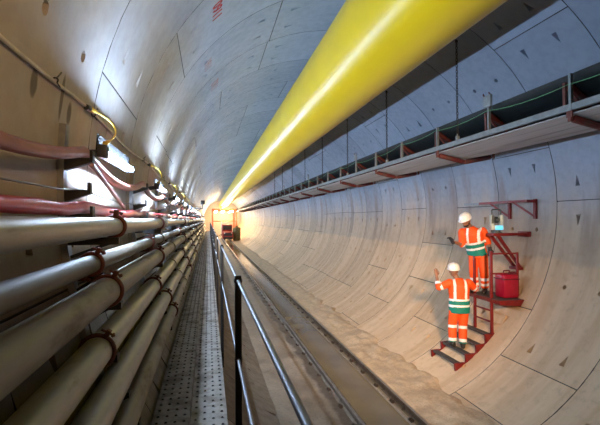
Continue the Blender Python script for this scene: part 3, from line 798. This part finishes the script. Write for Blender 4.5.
# ------------------------------------------------------------------ people
DG = None
def remesh(mb, name, mats, parent, vox, smooth_it=4, fn=None):
    me = mb.mesh(name+'_tmp', mats if isinstance(mats, list) else [mats], False)
    o = bpy.data.objects.new(name+'_tmp', me); COL.objects.link(o)
    md = o.modifiers.new('r', 'REMESH'); md.mode = 'VOXEL'; md.voxel_size = vox; md.use_smooth_shade = True
    if smooth_it:
        s = o.modifiers.new('s', 'SMOOTH'); s.factor = .5; s.iterations = smooth_it
    bpy.context.view_layer.update()
    dg = bpy.context.evaluated_depsgraph_get()
    nm = bpy.data.meshes.new_from_object(o.evaluated_get(dg)); nm.name = name
    bpy.data.objects.remove(o); bpy.data.meshes.remove(me)
    if not nm.materials:
        for m_ in (mats if isinstance(mats, list) else [mats]): nm.materials.append(m_)
    else:
        nm.materials.clear()
        for m_ in (mats if isinstance(mats, list) else [mats]): nm.materials.append(m_)
    idx = [0]*len(nm.polygons)
    if fn:
        for i, p in enumerate(nm.polygons): idx[i] = fn(p.center, p.normal)
    nm.polygons.foreach_set('material_index', idx)
    nm.polygons.foreach_set('use_smooth', [True]*len(nm.polygons))
    ob = bpy.data.objects.new(name, nm); COL.objects.link(ob); ob.parent = parent
    return ob
def hand(mb, wrist, d, nrm, curl=.35, grow=0., thumb=1, sc=1.):
    """palm + four unequal fingers + thumb; d: wrist->fingers, nrm: out of the back of the hand"""
    d = Vector(d).normalized(); nrm = Vector(nrm); nrm = (nrm-d*nrm.dot(d)).normalized(); s = d.cross(nrm)*thumb
    W = Vector(wrist)
    mb.loft([(W-d*.01, s*(.026+grow)*sc, nrm*(.020+grow)*sc), (W+d*.03*sc, s*(.036+grow)*sc, nrm*(.019+grow)*sc), (W+d*.075*sc, s*(.042+grow)*sc, nrm*(.016+grow)*sc), (W+d*.095*sc, s*(.040+grow)*sc, nrm*(.013+grow)*sc)], 14)
    for k, (o_, ln) in enumerate(((.032, .072), (.011, .082), (-.011, .076), (-.031, .060))):
        p = W+(d*.082+s*o_)*sc; ang = 0; pts = [p-d*.02]; dirv = d
        for j, f in enumerate((.42, .32, .26)):
            ang += curl*(1+.15*k)*(.8 if j == 0 else 1.1)
            dirv = d*cos(ang)-nrm*sin(ang)+s*o_*1.5; pts.append(p); p = p+dirv.normalized()*ln*f*sc
        pts.append(p); mb.tube(pts, [(.0098+grow)*sc, (.0098+grow)*sc, (.009+grow)*sc, (.0083+grow)*sc, (.006+grow)*sc], 8)
    p = W+(d*.02+s*.03)*sc; q = p+(s*.032+d*.03-nrm*.008)*sc; r = q+(d*.034+s*.010-nrm*.014)*sc; t = r+(d*.022-nrm*.010)*sc
    mb.tube([p-s*.015, p, q, r, t], [(.013+grow)*sc, (.014+grow)*sc, (.0125+grow)*sc, (.0105+grow)*sc, (.007+grow)*sc], 8)
def limb(mb, pts, rs, n=14):
    # resample a bent limb with rounded joints
    P = [Vector(p) for p in pts]; out = []; rr = []
    for i in range(len(P)-1):
        for j in range(6):
            t = j/6; out.append(P[i].lerp(P[i+1], t)); rr.append(rs[i]*(1-t)+rs[i+1]*t)
    out.append(P[-1]); rr.append(rs[-1])
    sm = list(out)
    for _ in range(1):
        sm = [sm[0]]+[(sm[i-1]+sm[i]*2+sm[i+1])/4 for i in range(1, len(sm)-1)]+[sm[-1]]
    mb.tube(sm, rr, n)
    for i in range(1, len(P)-1): mb.ball(P[i].lerp(sm[min(6*i, len(sm)-1)], .5), rs[i]*.98, nu=12, nv=8)
def axis_t(c, a, b):
    a = Vector(a); b = Vector(b); d = b-a; t = (c-a).dot(d)/d.length_squared
    return t, (c-(a+d*t)).length, d.length

def build_person(name, origin, J, opt):
    root = empty(name, origin, -YAW)
    fwd = Vector(opt['face']).normalized(); up_t = (Vector(J['neck'])-Vector(J['pelvis'])).normalized()
    lat = fwd.cross(Vector((0, 0, 1))).normalized()           # the person's right side
    tf = up_t.cross(lat).normalized()*-1
    if tf.dot(fwd) < 0: tf = -tf
    P = Vector(J['pelvis']); NK = Vector(J['neck']); tl = (NK-P).length
    def torso(mb, g):
        rings = []
        for t, a, b in ((opt.get('hem', -.22), .168, .128), (-.10, .178, .135), (.1, .172, .128), (.35, .165, .122), (.6, .180, .128), (.8, .192, .122), (.92, .165, .10), (1.0, .09, .075), (1.06, .055, .055)):
            k = 1 if t < .9 else .6
            rings.append((P+up_t*tl*t, lat*(a+g*k), tf*(b+g*k)))
        mb.loft(rings, 20)
    hd = Vector(J['head']); hf = Vector(opt['look']).normalized(); hl = hf.cross(Vector((0, 0, 1))).normalized(); hu = hl.cross(hf).normalized()
    Mh = Matrix((hl, hf, hu)).transposed()
    # --- body: one continuous surface
    b = MB(); torso(b, -.02)
    limb(b, [NK-up_t*.05, hd-hu*.03], [.058, .052])
    b.ball(hd, .074, .094, .112, 20, 14, mat=Mh)
    b.ball(hd+hf*.028-hu*.055, .052, .060, .062, 14, 10, mat=Mh)        # jaw
    b.ball(hd+hf*.086-hu*.062, .020, .018, .016, 10, 8, mat=Mh)         # chin
    b.tube([hd+hf*.088+hu*.022, hd+hf*.108-hu*.012, hd+hf*.094-hu*.022], [.009, .015, .012], 8)   # nose
    b.tube([hd+hf*.088-hl*.022-hu*.043, hd+hf*.095-hu*.042, hd+hf*.088+hl*.022-hu*.043], [.006, .0085, .006], 8)  # lips
    b.tube([hd+hf*.086-hl*.042+hu*.036, hd+hf*.097+hu*.034, hd+hf*.086+hl*.042+hu*.036], .010, 8)  # brow
    for s in (-1, 1): b.ball(hd+hl*s*.076-hf*.005-hu*.008, .012, .022, .032, 10, 8, mat=Mh)
    for s in ('l', 'r'):
        limb(b, [J['sh_'+s], J['el_'+s], J['wr_'+s]], [.052, .040, .027])
        hand(b, J['wr_'+s], opt['hd_'+s], opt['hn_'+s], opt['curl_'+s], 0, opt.get('th_'+s, 1))
        limb(b, [J['hip_'+s], J['kn_'+s], J['an_'+s]], [.082, .055, .040])
        an = Vector(J['an_'+s]); fd = Vector(opt['foot_'+s]).normalized()
        b.loft([(an-fd*.05-Vector((0, 0, .03)), lat*.03, Vector((0, 0, .04))), (an+fd*.06-Vector((0, 0, .04)), lat*.038, Vector((0, 0, .032))), (an+fd*.15-Vector((0, 0, .055)), lat*.034, Vector((0, 0, .018)))], 12)
    remesh(b, 'body', M[opt['skin']], root, .0062, 3)
    for s in (-1, 1):
        e_ = MB(); e_.ball(hd+hl*s*.030+hf*.087+hu*.012, .012, .008, .008, 10, 8, mat=Mh); o = e_.obj('eye', M['eye'], root)
    # --- helmet
    h = MB(); rings = []; c0 = hd+hu*.035
    prof = [(.0, 1.0), (.03, .995), (.06, .95), (.085, .85), (.105, .68), (.118, .42), (.123, .12)]
    hm_ = []
    for z_, k in prof: hm_.append((c0+hu*z_*1.08, hl*.115*k, hf*.138*k))
    h.loft(hm_, 28); hel = h.obj('safety_helmet', M['helmet'], root, angle=50)
    h = MB(); h.loft([(c0-hu*.004+hf*.012, hl*.12, hf*.152), (c0+hu*.006+hf*.012, hl*.124, hf*.157), (c0+hu*.012+hf*.008, hl*.116, hf*.142)], 28)
    h.loft([(c0-hu*.004+hf*.125, hl*.065, hf*.045), (c0+hu*.006+hf*.125, hl*.066, hf*.046)], 18); h.obj('brim', M['helmet'], hel)
    h = MB(); h.tube([c0-hf*.12+hu*.05, c0-hf*.065+hu*.122, c0+hu*.136, c0+hf*.065+hu*.122, c0+hf*.12+hu*.05], .012, 8); h.obj('crown_ridge', M['helmet'], hel)
    if opt.get('beard'):
        h = MB(); h.ball(hd+hf*.036-hu*.088, .056, .060, .034, 16, 12, mat=Mh); h.ball(hd+hf*.088-hu*.075, .026, .018, .020, 12, 8, mat=Mh)
        for s in (-1, 1): h.ball(hd+hl*s*.064+hf*.012-hu*.05, .012, .022, .035, 10, 8, mat=Mh)
        remesh(h, 'beard', M['hair'], root, .006, 2)
    # --- jacket
    g = .028; j = MB(); torso(j, g)
    cl = opt.get('cuff', .92)
    for s in ('l', 'r'):
        sh_, el, wr = Vector(J['sh_'+s]), Vector(J['el_'+s]), Vector(J['wr_'+s])
        limb(j, [sh_, el, el.lerp(wr, opt.get('cuff_'+s, cl))], [.084, .066, .052])
        j.ball(sh_-lat*(.01 if s == 'r' else -.01), .088, nu=14, nv=10)
    zb = opt['bands']
    def jf(c, n):
        # sleeves first
        for s in ('l', 'r'):
            sh_, el, wr = Vector(J['sh_'+s]), Vector(J['el_'+s]), Vector(J['wr_'+s])
            t, dist, ln = axis_t(c, el, wr); t2, d2, l2 = axis_t(c, sh_, el)
            side = 1 if s == 'r' else -1
            if dist < .085 and t > .05 and (c-P).dot(lat)*side > .13:
                if any(abs(t*ln-q) < .026 for q in opt['sleeve_'+s]): return 1
                return 0
            if d2 < .1 and t2 > .35 and (c-P).dot(lat)*side > .2:
                if any(abs(t2*l2-q) < .024 for q in opt.get('upsleeve_'+s, [])): return 1
                return 0
        h_ = (c-P).dot(up_t); x_ = (c-P).dot(lat)
        for q in zb:
            if abs(h_-q) < .021: return 1
        if h_ < opt['green']: return 2
        xo = .105 if h_ > .1 else .105
        if abs(abs(x_)-xo) < .024: return 1
        return 0
    remesh(j, 'hi_vis_jacket', [M['orange'], M['refl'], M['teal']], root, .0095, 3, jf)
    # --- trousers
    tr = MB(); tr.loft([(P+up_t*.16, lat*.162, tf*.122), (P-up_t*.02, lat*.178, tf*.138), (P-Vector((0, 0, .12)), lat*.165, fwd*.128)], 18)
    for s in ('l', 'r'):
        hp, kn, an = Vector(J['hip_'+s]), Vector(J['kn_'+s]), Vector(J['an_'+s])
        limb(tr, [hp, kn, kn.lerp(an, .96)], [.108, .087, .078])
    def tf_(c, n):
        for s in ('l', 'r'):
            kn, an = Vector(J['kn_'+s]), Vector(J['an_'+s])
            t, dist, ln = axis_t(c, kn, an)
            if dist < .12:
                if any(abs(t*ln-q) < .028 for q in opt['leg']): return 1
                if t*ln > opt.get('gaiter', 9): return 2
        return 0
    remesh(tr, 'hi_vis_trousers', [M['orange'], M['refl'], M['teal']], root, .0095, 3, tf_)
    for s in ('l', 'r'):
        an = Vector(J['an_'+s]); fd = Vector(opt['foot_'+s]).normalized(); sd = fd.cross(Vector((0, 0, 1)))
        bt = MB(); zf = opt['sole_'+s]
        bt.tube([an+Vector((0, 0, .06)), an-Vector((0, 0, .01))], [.060, .056], 14)
        bt.loft([(Vector((an.x, an.y, zf+.052))-fd*.065, sd*.038, Vector((0, 0, .05))), (Vector((an.x, an.y, zf+.058)), sd*.048, Vector((0, 0, .056))), (Vector((an.x, an.y, zf+.046))+fd*.09, sd*.052, Vector((0, 0, .044))), (Vector((an.x, an.y, zf+.038))+fd*.165, sd*.046, Vector((0, 0, .036))), (Vector((an.x, an.y, zf+.03))+fd*.20, sd*.026, Vector((0, 0, .022)))], 16)
        remesh(bt, 'boot', M['boot'], root, .008, 2)
        if opt.get('glove_'+s):
            gl = MB(); hand(gl, J['wr_'+s], opt['hd_'+s], opt['hn_'+s], opt['curl_'+s], .0035, opt.get('th_'+s, 1))
            gl.tube([Vector(J['wr_'+s])-(Vector(opt['hd_'+s]).normalized())*.05, Vector(J['wr_'+s])+(Vector(opt['hd_'+s]).normalized())*.02], [.038, .033], 12)
            remesh(gl, 'glove', M['glove'], root, .005, 1)
    return root

# joints are given in metres: x = to the right as seen down the tunnel view, y = away, z = up from the feet
# lower person (seen from behind)
# worker with raised hand: joints measured against the ladder beside him
o2 = Vector((2.13, 7.93, -2.84))
J2 = dict(pelvis=(.03, 0, .86), neck=(.03, .01, 1.36), head=(-.055, .05, 1.525),
          sh_l=(-.165, .0, 1.29), el_l=(-.36, .03, 1.20), wr_l=(-.375, .12, 1.42),
          sh_r=(.225, .0, 1.29), el_r=(.37, .07, 1.17), wr_r=(.465, .20, 1.13),
          hip_l=(-.06, 0, .82), kn_l=(-.10, .03, .46), an_l=(-.115, -.02, .13),
          hip_r=(.12, 0, .82), kn_r=(.105, .03, .43), an_r=(.075, -.05, .10))
build_person('person', o2, J2, dict(face=(.12, 1, 0), look=(.25, 1, .12), skin='skin_tan',
    hd_l=(-.05, .1, 1), hn_l=(.2, -1, .1), curl_l=.22, th_l=1, hd_r=(.5, .8, -.1), hn_r=(.2, -.2, 1), curl_r=.6, th_r=-1,
    foot_l=(-.15, 1, 0), foot_r=(.3, 1, 0), sole_l=.045, sole_r=.02, bands=(.11, -.005), green=.11, hem=-.30,
    sleeve_l=[.10], sleeve_r=[.03, .13], upsleeve_l=[.17], upsleeve_r=[.18], cuff_l=.55, cuff_r=.95, leg=(.02, .27), gaiter=.30))
p2 = bpy.data.objects['person']
tag(p2, 'person seen from behind on the stepped platform, white helmet, orange jacket, one hand raised', 'person')
# upper worker leaning and looking down
o1 = Vector((2.76, 8.12, PZ+.006))
J1 = dict(pelvis=(-.06, 0, .83), neck=(-.20, -.05, 1.33), head=(-.315, -.10, 1.475),
          sh_l=(.03, -.10, 1.26), el_l=(.12, -.12, 1.03), wr_l=(.13, -.18, .90),
          sh_r=(-.34, .06, 1.235), el_r=(-.38, -.06, .985), wr_r=(-.63, -.20, 1.06),
          hip_l=(.03, -.05, .80), kn_l=(.04, -.10, .45), an_l=(.075, -.05, .10),
          hip_r=(-.11, .04, .80), kn_r=(-.14, .0, .45), an_r=(-.09, .03, .10))
build_person('person', o1, J1, dict(face=(-.62, -.70, 0), look=(-.72, -.52, -.42), skin='skin_dark', beard=True,
    hd_l=(.0, -.15, -1), hn_l=(.6, .5, 0), curl_l=.3, th_l=1, hd_r=(-.55, -.2, .75), hn_r=(.5, .3, .6), curl_r=.4, th_r=-1, glove_l=True, glove_r=True,
    foot_l=(-.5, -.8, 0), foot_r=(-.8, -.5, 0), sole_l=.0, sole_r=.0, bands=(.215, .10), green=.215, hem=-.06,
    sleeve_l=[9], sleeve_r=[9], cuff_l=.30, cuff_r=.12, leg=(.16, .27)))
p1 = [o for o in bpy.data.objects if o.name.startswith('person') and o is not p2][0]
tag(p1, 'bearded person leaning over on the red platform, white helmet, gloves, orange and green vest', 'person')

# ------------------------------------------------------------------ sprayed writing and marks on the lining
def wall_text(txt, th, y, size, mat, label, sgn=1):
    cu = bpy.data.curves.new('t', 'FONT'); cu.body = txt; cu.size = size; cu.align_x = 'CENTER'; cu.offset = size*.035; cu.resolution_u = 3
    o = bpy.data.objects.new('t', cu); COL.objects.link(o); bpy.context.view_layer.update()
    me = bpy.data.meshes.new_from_object(o.evaluated_get(bpy.context.evaluated_depsgraph_get())); bpy.data.objects.remove(o)
    bm = bmesh.new(); bm.from_mesh(me); bmesh.ops.subdivide_edges(bm, edges=[e for e in bm.edges if e.calc_length() > .05], cuts=2)
    for v in bm.verts:      # text runs along the ring (reading outward), letters' up along -Y or +Y
        v.co = Vector(PT(th-(v.co.y-size*.35)*DEG, y-v.co.x, R-.004))
    bm.to_mesh(me); bm.free(); me.materials.clear(); me.materials.append(mat); me.name = 'sprayed_writing'
    ob = bpy.data.objects.new('sprayed_writing', me); COL.objects.link(ob)
    tag(ob, label, 'writing')
WRITING = True
wall_text('1160', -45.3, 5.96, .24, M['spray'], 'bright red sprayed digits on the upper left lining near the frame top', 1)
wall_text('1161', -48.2, 7.70, .24, M['spray_faint'], 'faded red sprayed digits on the lining, below the bright red digits', 1)
wall_text('1162', -45.2, 9.3, .28, M['spray_faint'], 'fainter red sprayed digits one ring beyond the faded red digits', 1)

# ------------------------------------------------------------------ arm with camera on left wall
ac = empty('wall_arm_camera', (-3.3, 24, .35))
m = MB(); m.bar((-3.565+3.3, 0, .0), (.32, 0, .0), .05, .05); m.bar((-.25, 0, -.3), (.22, 0, -.03), .035, .035); m.obj('arm', M['post'], ac, smooth=False)
m = MB(); m.bbox(.2, .42, -.1, .1, .20, .42, .03); m.tube([(.3, 0, .0), (.3, 0, .22)], .03, 8); m.tube([(.31, -.2, .31), (.31, -.1, .31)], .06, 12); m.obj('camera_box', M['post'], ac)
tag(ac, 'dark camera box on an arm sticking out from the far left wall', 'camera')

# ------------------------------------------------------------------ far end of the tunnel
lo = empty('locomotive', (-.06, 62, -3.22))
m = MB(); m.bbox(-.72, .72, 0, 5.5, .28, 1.25, .06); m.bbox(-.72, .72, 2.6, 5.0, 1.2, 2.25, .06); m.obj('body', M['loco_red'], lo)
m = MB(); m.bbox(-.6, .6, -.35, 0, .3, .55, .03)
for s in (-1, 1): m.tube([(s*.4, -.5, .42), (s*.4, 0, .42)], .1, 12)
m.bbox(-.55, .55, -.02, .02, .7, 1.1, .01); m.obj('buffer', M['loco_dk'], lo)
m = MB()
for yy in (1.1, 4.3):
    for s in (-.45, .45): m.tube([(s-.05, yy, .3), (s+.05, yy, .3)], .3, 20)
m.obj('wheels', M['loco_dk'], lo)
m = MB(); m.bbox(-.6, .6, 2.56, 2.62, 1.5, 2.1, .02); m.obj('cab_window', M['loco_dk'], lo)
for s in (-.5, .5):
    m = MB(); m.tube([(s, -.03, 1.08), (s, .02, 1.08)], .09, 12); m.obj('headlamp', M['cream'], lo)
tag(lo, 'small red locomotive standing on the track at the far end', 'locomotive')
wg = empty('flat_wagon', (-.06, 69, -3.22))
m = MB(); m.bbox(-.7, .7, 0, 6, .45, .62, .03); m.obj('deck', M['loco_dk'], wg)
m = MB(); m.bbox(-.65, .65, .4, 5.4, .62, 2.6, .05); m.obj('load_box', M['cream'], wg)
m = MB()
for yy in (1.1, 4.9):
    for s in (-.45, .45): m.tube([(s-.05, yy, .3), (s+.05, yy, .3)], .3, 20)
m.obj('wheels', M['loco_dk'], wg)
tag(wg, 'cream load on a flat wagon just behind the red locomotive', 'wagon')
tk = empty('tank', (1.25, 64, cz(1.25)))
m = MB(); m.tube([(0, 0, .1), (0, 0, .15), (0, 0, 1.9), (0, 0, 2.0)], [.45, .55, .55, .35], 20); m.obj('shell', M['olive'], tk)
m = MB(); m.tube([(0, 0, 1.95), (0, 0, 2.25)], .15, 12); m.obj('neck', M['olive'], tk)
for s in (-.35, .35):
    m = MB(); m.bar((s, 0, -.25 if s < 0 else .2), (s, 0, .2), .1, .1) if s < 0 else m.bar((s, 0, .14), (s, 0, .24), .1, .1); m.obj('foot', M['olive'], tk)
tag(tk, 'olive upright tank standing right of the red locomotive', 'tank')
for j, yy in enumerate((74, 79, 84)):
    g_ = empty('portal_frame', (-.1, yy, 0)); 
    for s in (-1, 1):
        x = s*1.75-(.2 if s < 0 else -.2); m = MB(); m.box(x-.1, x+.1, -.1, .1, -sqrt(R*R-(abs(x)+.12)**2), 1.55); m.obj('leg', M['gantry'], g_, smooth=False)
    m = MB(); m.box(-2.05, 2.05, -.1, .1, 1.3, 1.55); m.obj('cross_beam', M['gantry'], g_, smooth=False)
    m = MB(); m.box(-1.9, 1.9, -.08, .08, -.6, -.45); m.obj('deck_beam', M['gantry'], g_, smooth=False)
    tag(g_, ['nearest orange portal frame of the machine at the tunnel end', 'middle orange portal frame of the machine at the tunnel end', 'farthest orange portal frame of the machine at the tunnel end'][j], 'frame', 'portal frames at the tunnel end')
    for i, (fx, fz) in enumerate(((-1.4, 1.12), (-.2, 1.12), (1.2, 1.12))):
        f_ = empty('floodlight', (fx-.1, yy-.13, fz))
        m = MB(); m.bbox(-.17, .17, -.02, .1, -.13, .13, .02); m.bar((0, .05, .1), (0, .05, .2), .04, .04); m.obj('lamp_body', M['loco_dk'], f_)
        m = MB(); m.bbox(-.15, .15, -.035, -.015, -.11, .11, .008); m.obj('lens', M['flood'], f_)
        tag(f_, ['left', 'middle', 'right'][i]+' floodlight under the '+['nearest', 'middle', 'farthest'][j]+' orange portal frame', 'lamp', 'floodlights at the tunnel end')
m = MB(); m.tube([(0, Y_END-2, 0), (0, Y_END-1.7, 0)], R-.02, 48)
tag(m.obj('wall_end', M['bulk']), kind='structure')
m = MB(); m.tube([(0, lining_y0+.05, 0), (0, lining_y0+.3, 0)], R-.02, 48)
tag(m.obj('wall_back', M['lining']), kind='structure')

# ------------------------------------------------------------------ light, world, camera
def area(name, loc, rot, size, energy, col):
    l = bpy.data.lights.new(name, 'AREA'); l.energy = energy; l.color = col; l.size = size; l.shape = 'SQUARE'
    o = bpy.data.objects.new(name, l); o.location = loc; o.rotation_euler = rot; COL.objects.link(o); return o
# warm fill spots added behind the viewer, with no fixtures
def spot(name, loc, tgt, energy, col, ang, blend=1, size=.3):
    l = bpy.data.lights.new(name, 'SPOT'); l.energy = energy; l.color = col; l.spot_size = radians(ang); l.spot_blend = blend; l.shadow_soft_size = size
    o = bpy.data.objects.new(name, l); o.location = loc; COL.objects.link(o)
    o.rotation_euler = (Vector(tgt)-Vector(loc)).to_track_quat('-Z', 'Y').to_euler(); return o
spot('fill_spot', (-1.6, -2.5, 1.3), (1.7, 15, -2.7), 10500, (1, .66, .37), 36, 1, .4)
def point(name, loc, energy, col, size=.3):
    l = bpy.data.lights.new(name, 'POINT'); l.energy = energy; l.color = col; l.shadow_soft_size = size
    o = bpy.data.objects.new(name, l); o.location = loc; COL.objects.link(o); return o
spot('fill_spot', (.3, -3.5, 1.2), (-3.2, 2.0, 1.9), 1150, (1, .60, .26), 48, 1, .4)
for lc, en in (((.9, 56, 1.7), 140), ((-.6, 66, 1.0), 500), ((.4, 73, .6), 900), ((0, 80, .3), 1000), ((0, 87, .3), 900)):
    point('fill_point', lc, en, (1, .68, .36))  # bare fill lights added to brighten the far end
wd = bpy.data.worlds.new('World'); SC.world = wd; wd.use_nodes = True
wd.node_tree.nodes['Background'].inputs[0].default_value = (.02, .02, .02, 1)
cam = bpy.data.cameras.new('camera'); co = bpy.data.objects.new('camera', cam); COL.objects.link(co)
def c2w(d):
    x, y, z = d; cr, sr = cos(ROL), sin(ROL); x, y = cr*x-sr*y, sr*x+cr*y
    c, s = cos(PIT), sin(PIT); y, z = c*y+s*z, -s*y+c*z
    c, s = cos(YAW), sin(YAW); x, z = c*x+s*z, -s*x+c*z
    return Vector((x, z, y))
r_, u_, f_ = c2w((1, 0, 0)), c2w((0, 1, 0)), c2w((0, 0, 1))
mw = Matrix((r_, u_, -f_)).transposed().to_4x4(); mw.translation = CAM
co.matrix_world = mw
cam.sensor_fit = 'HORIZONTAL'; cam.sensor_width = 36; cam.lens = FPX/600*36; cam.clip_start = .02; cam.clip_end = 300
SC.camera = co
SC.view_settings.view_transform = 'Standard'; SC.view_settings.look = 'None'; SC.view_settings.gamma = 1
SC.view_settings.use_curve_mapping = False; SC.view_settings.exposure = 0.0
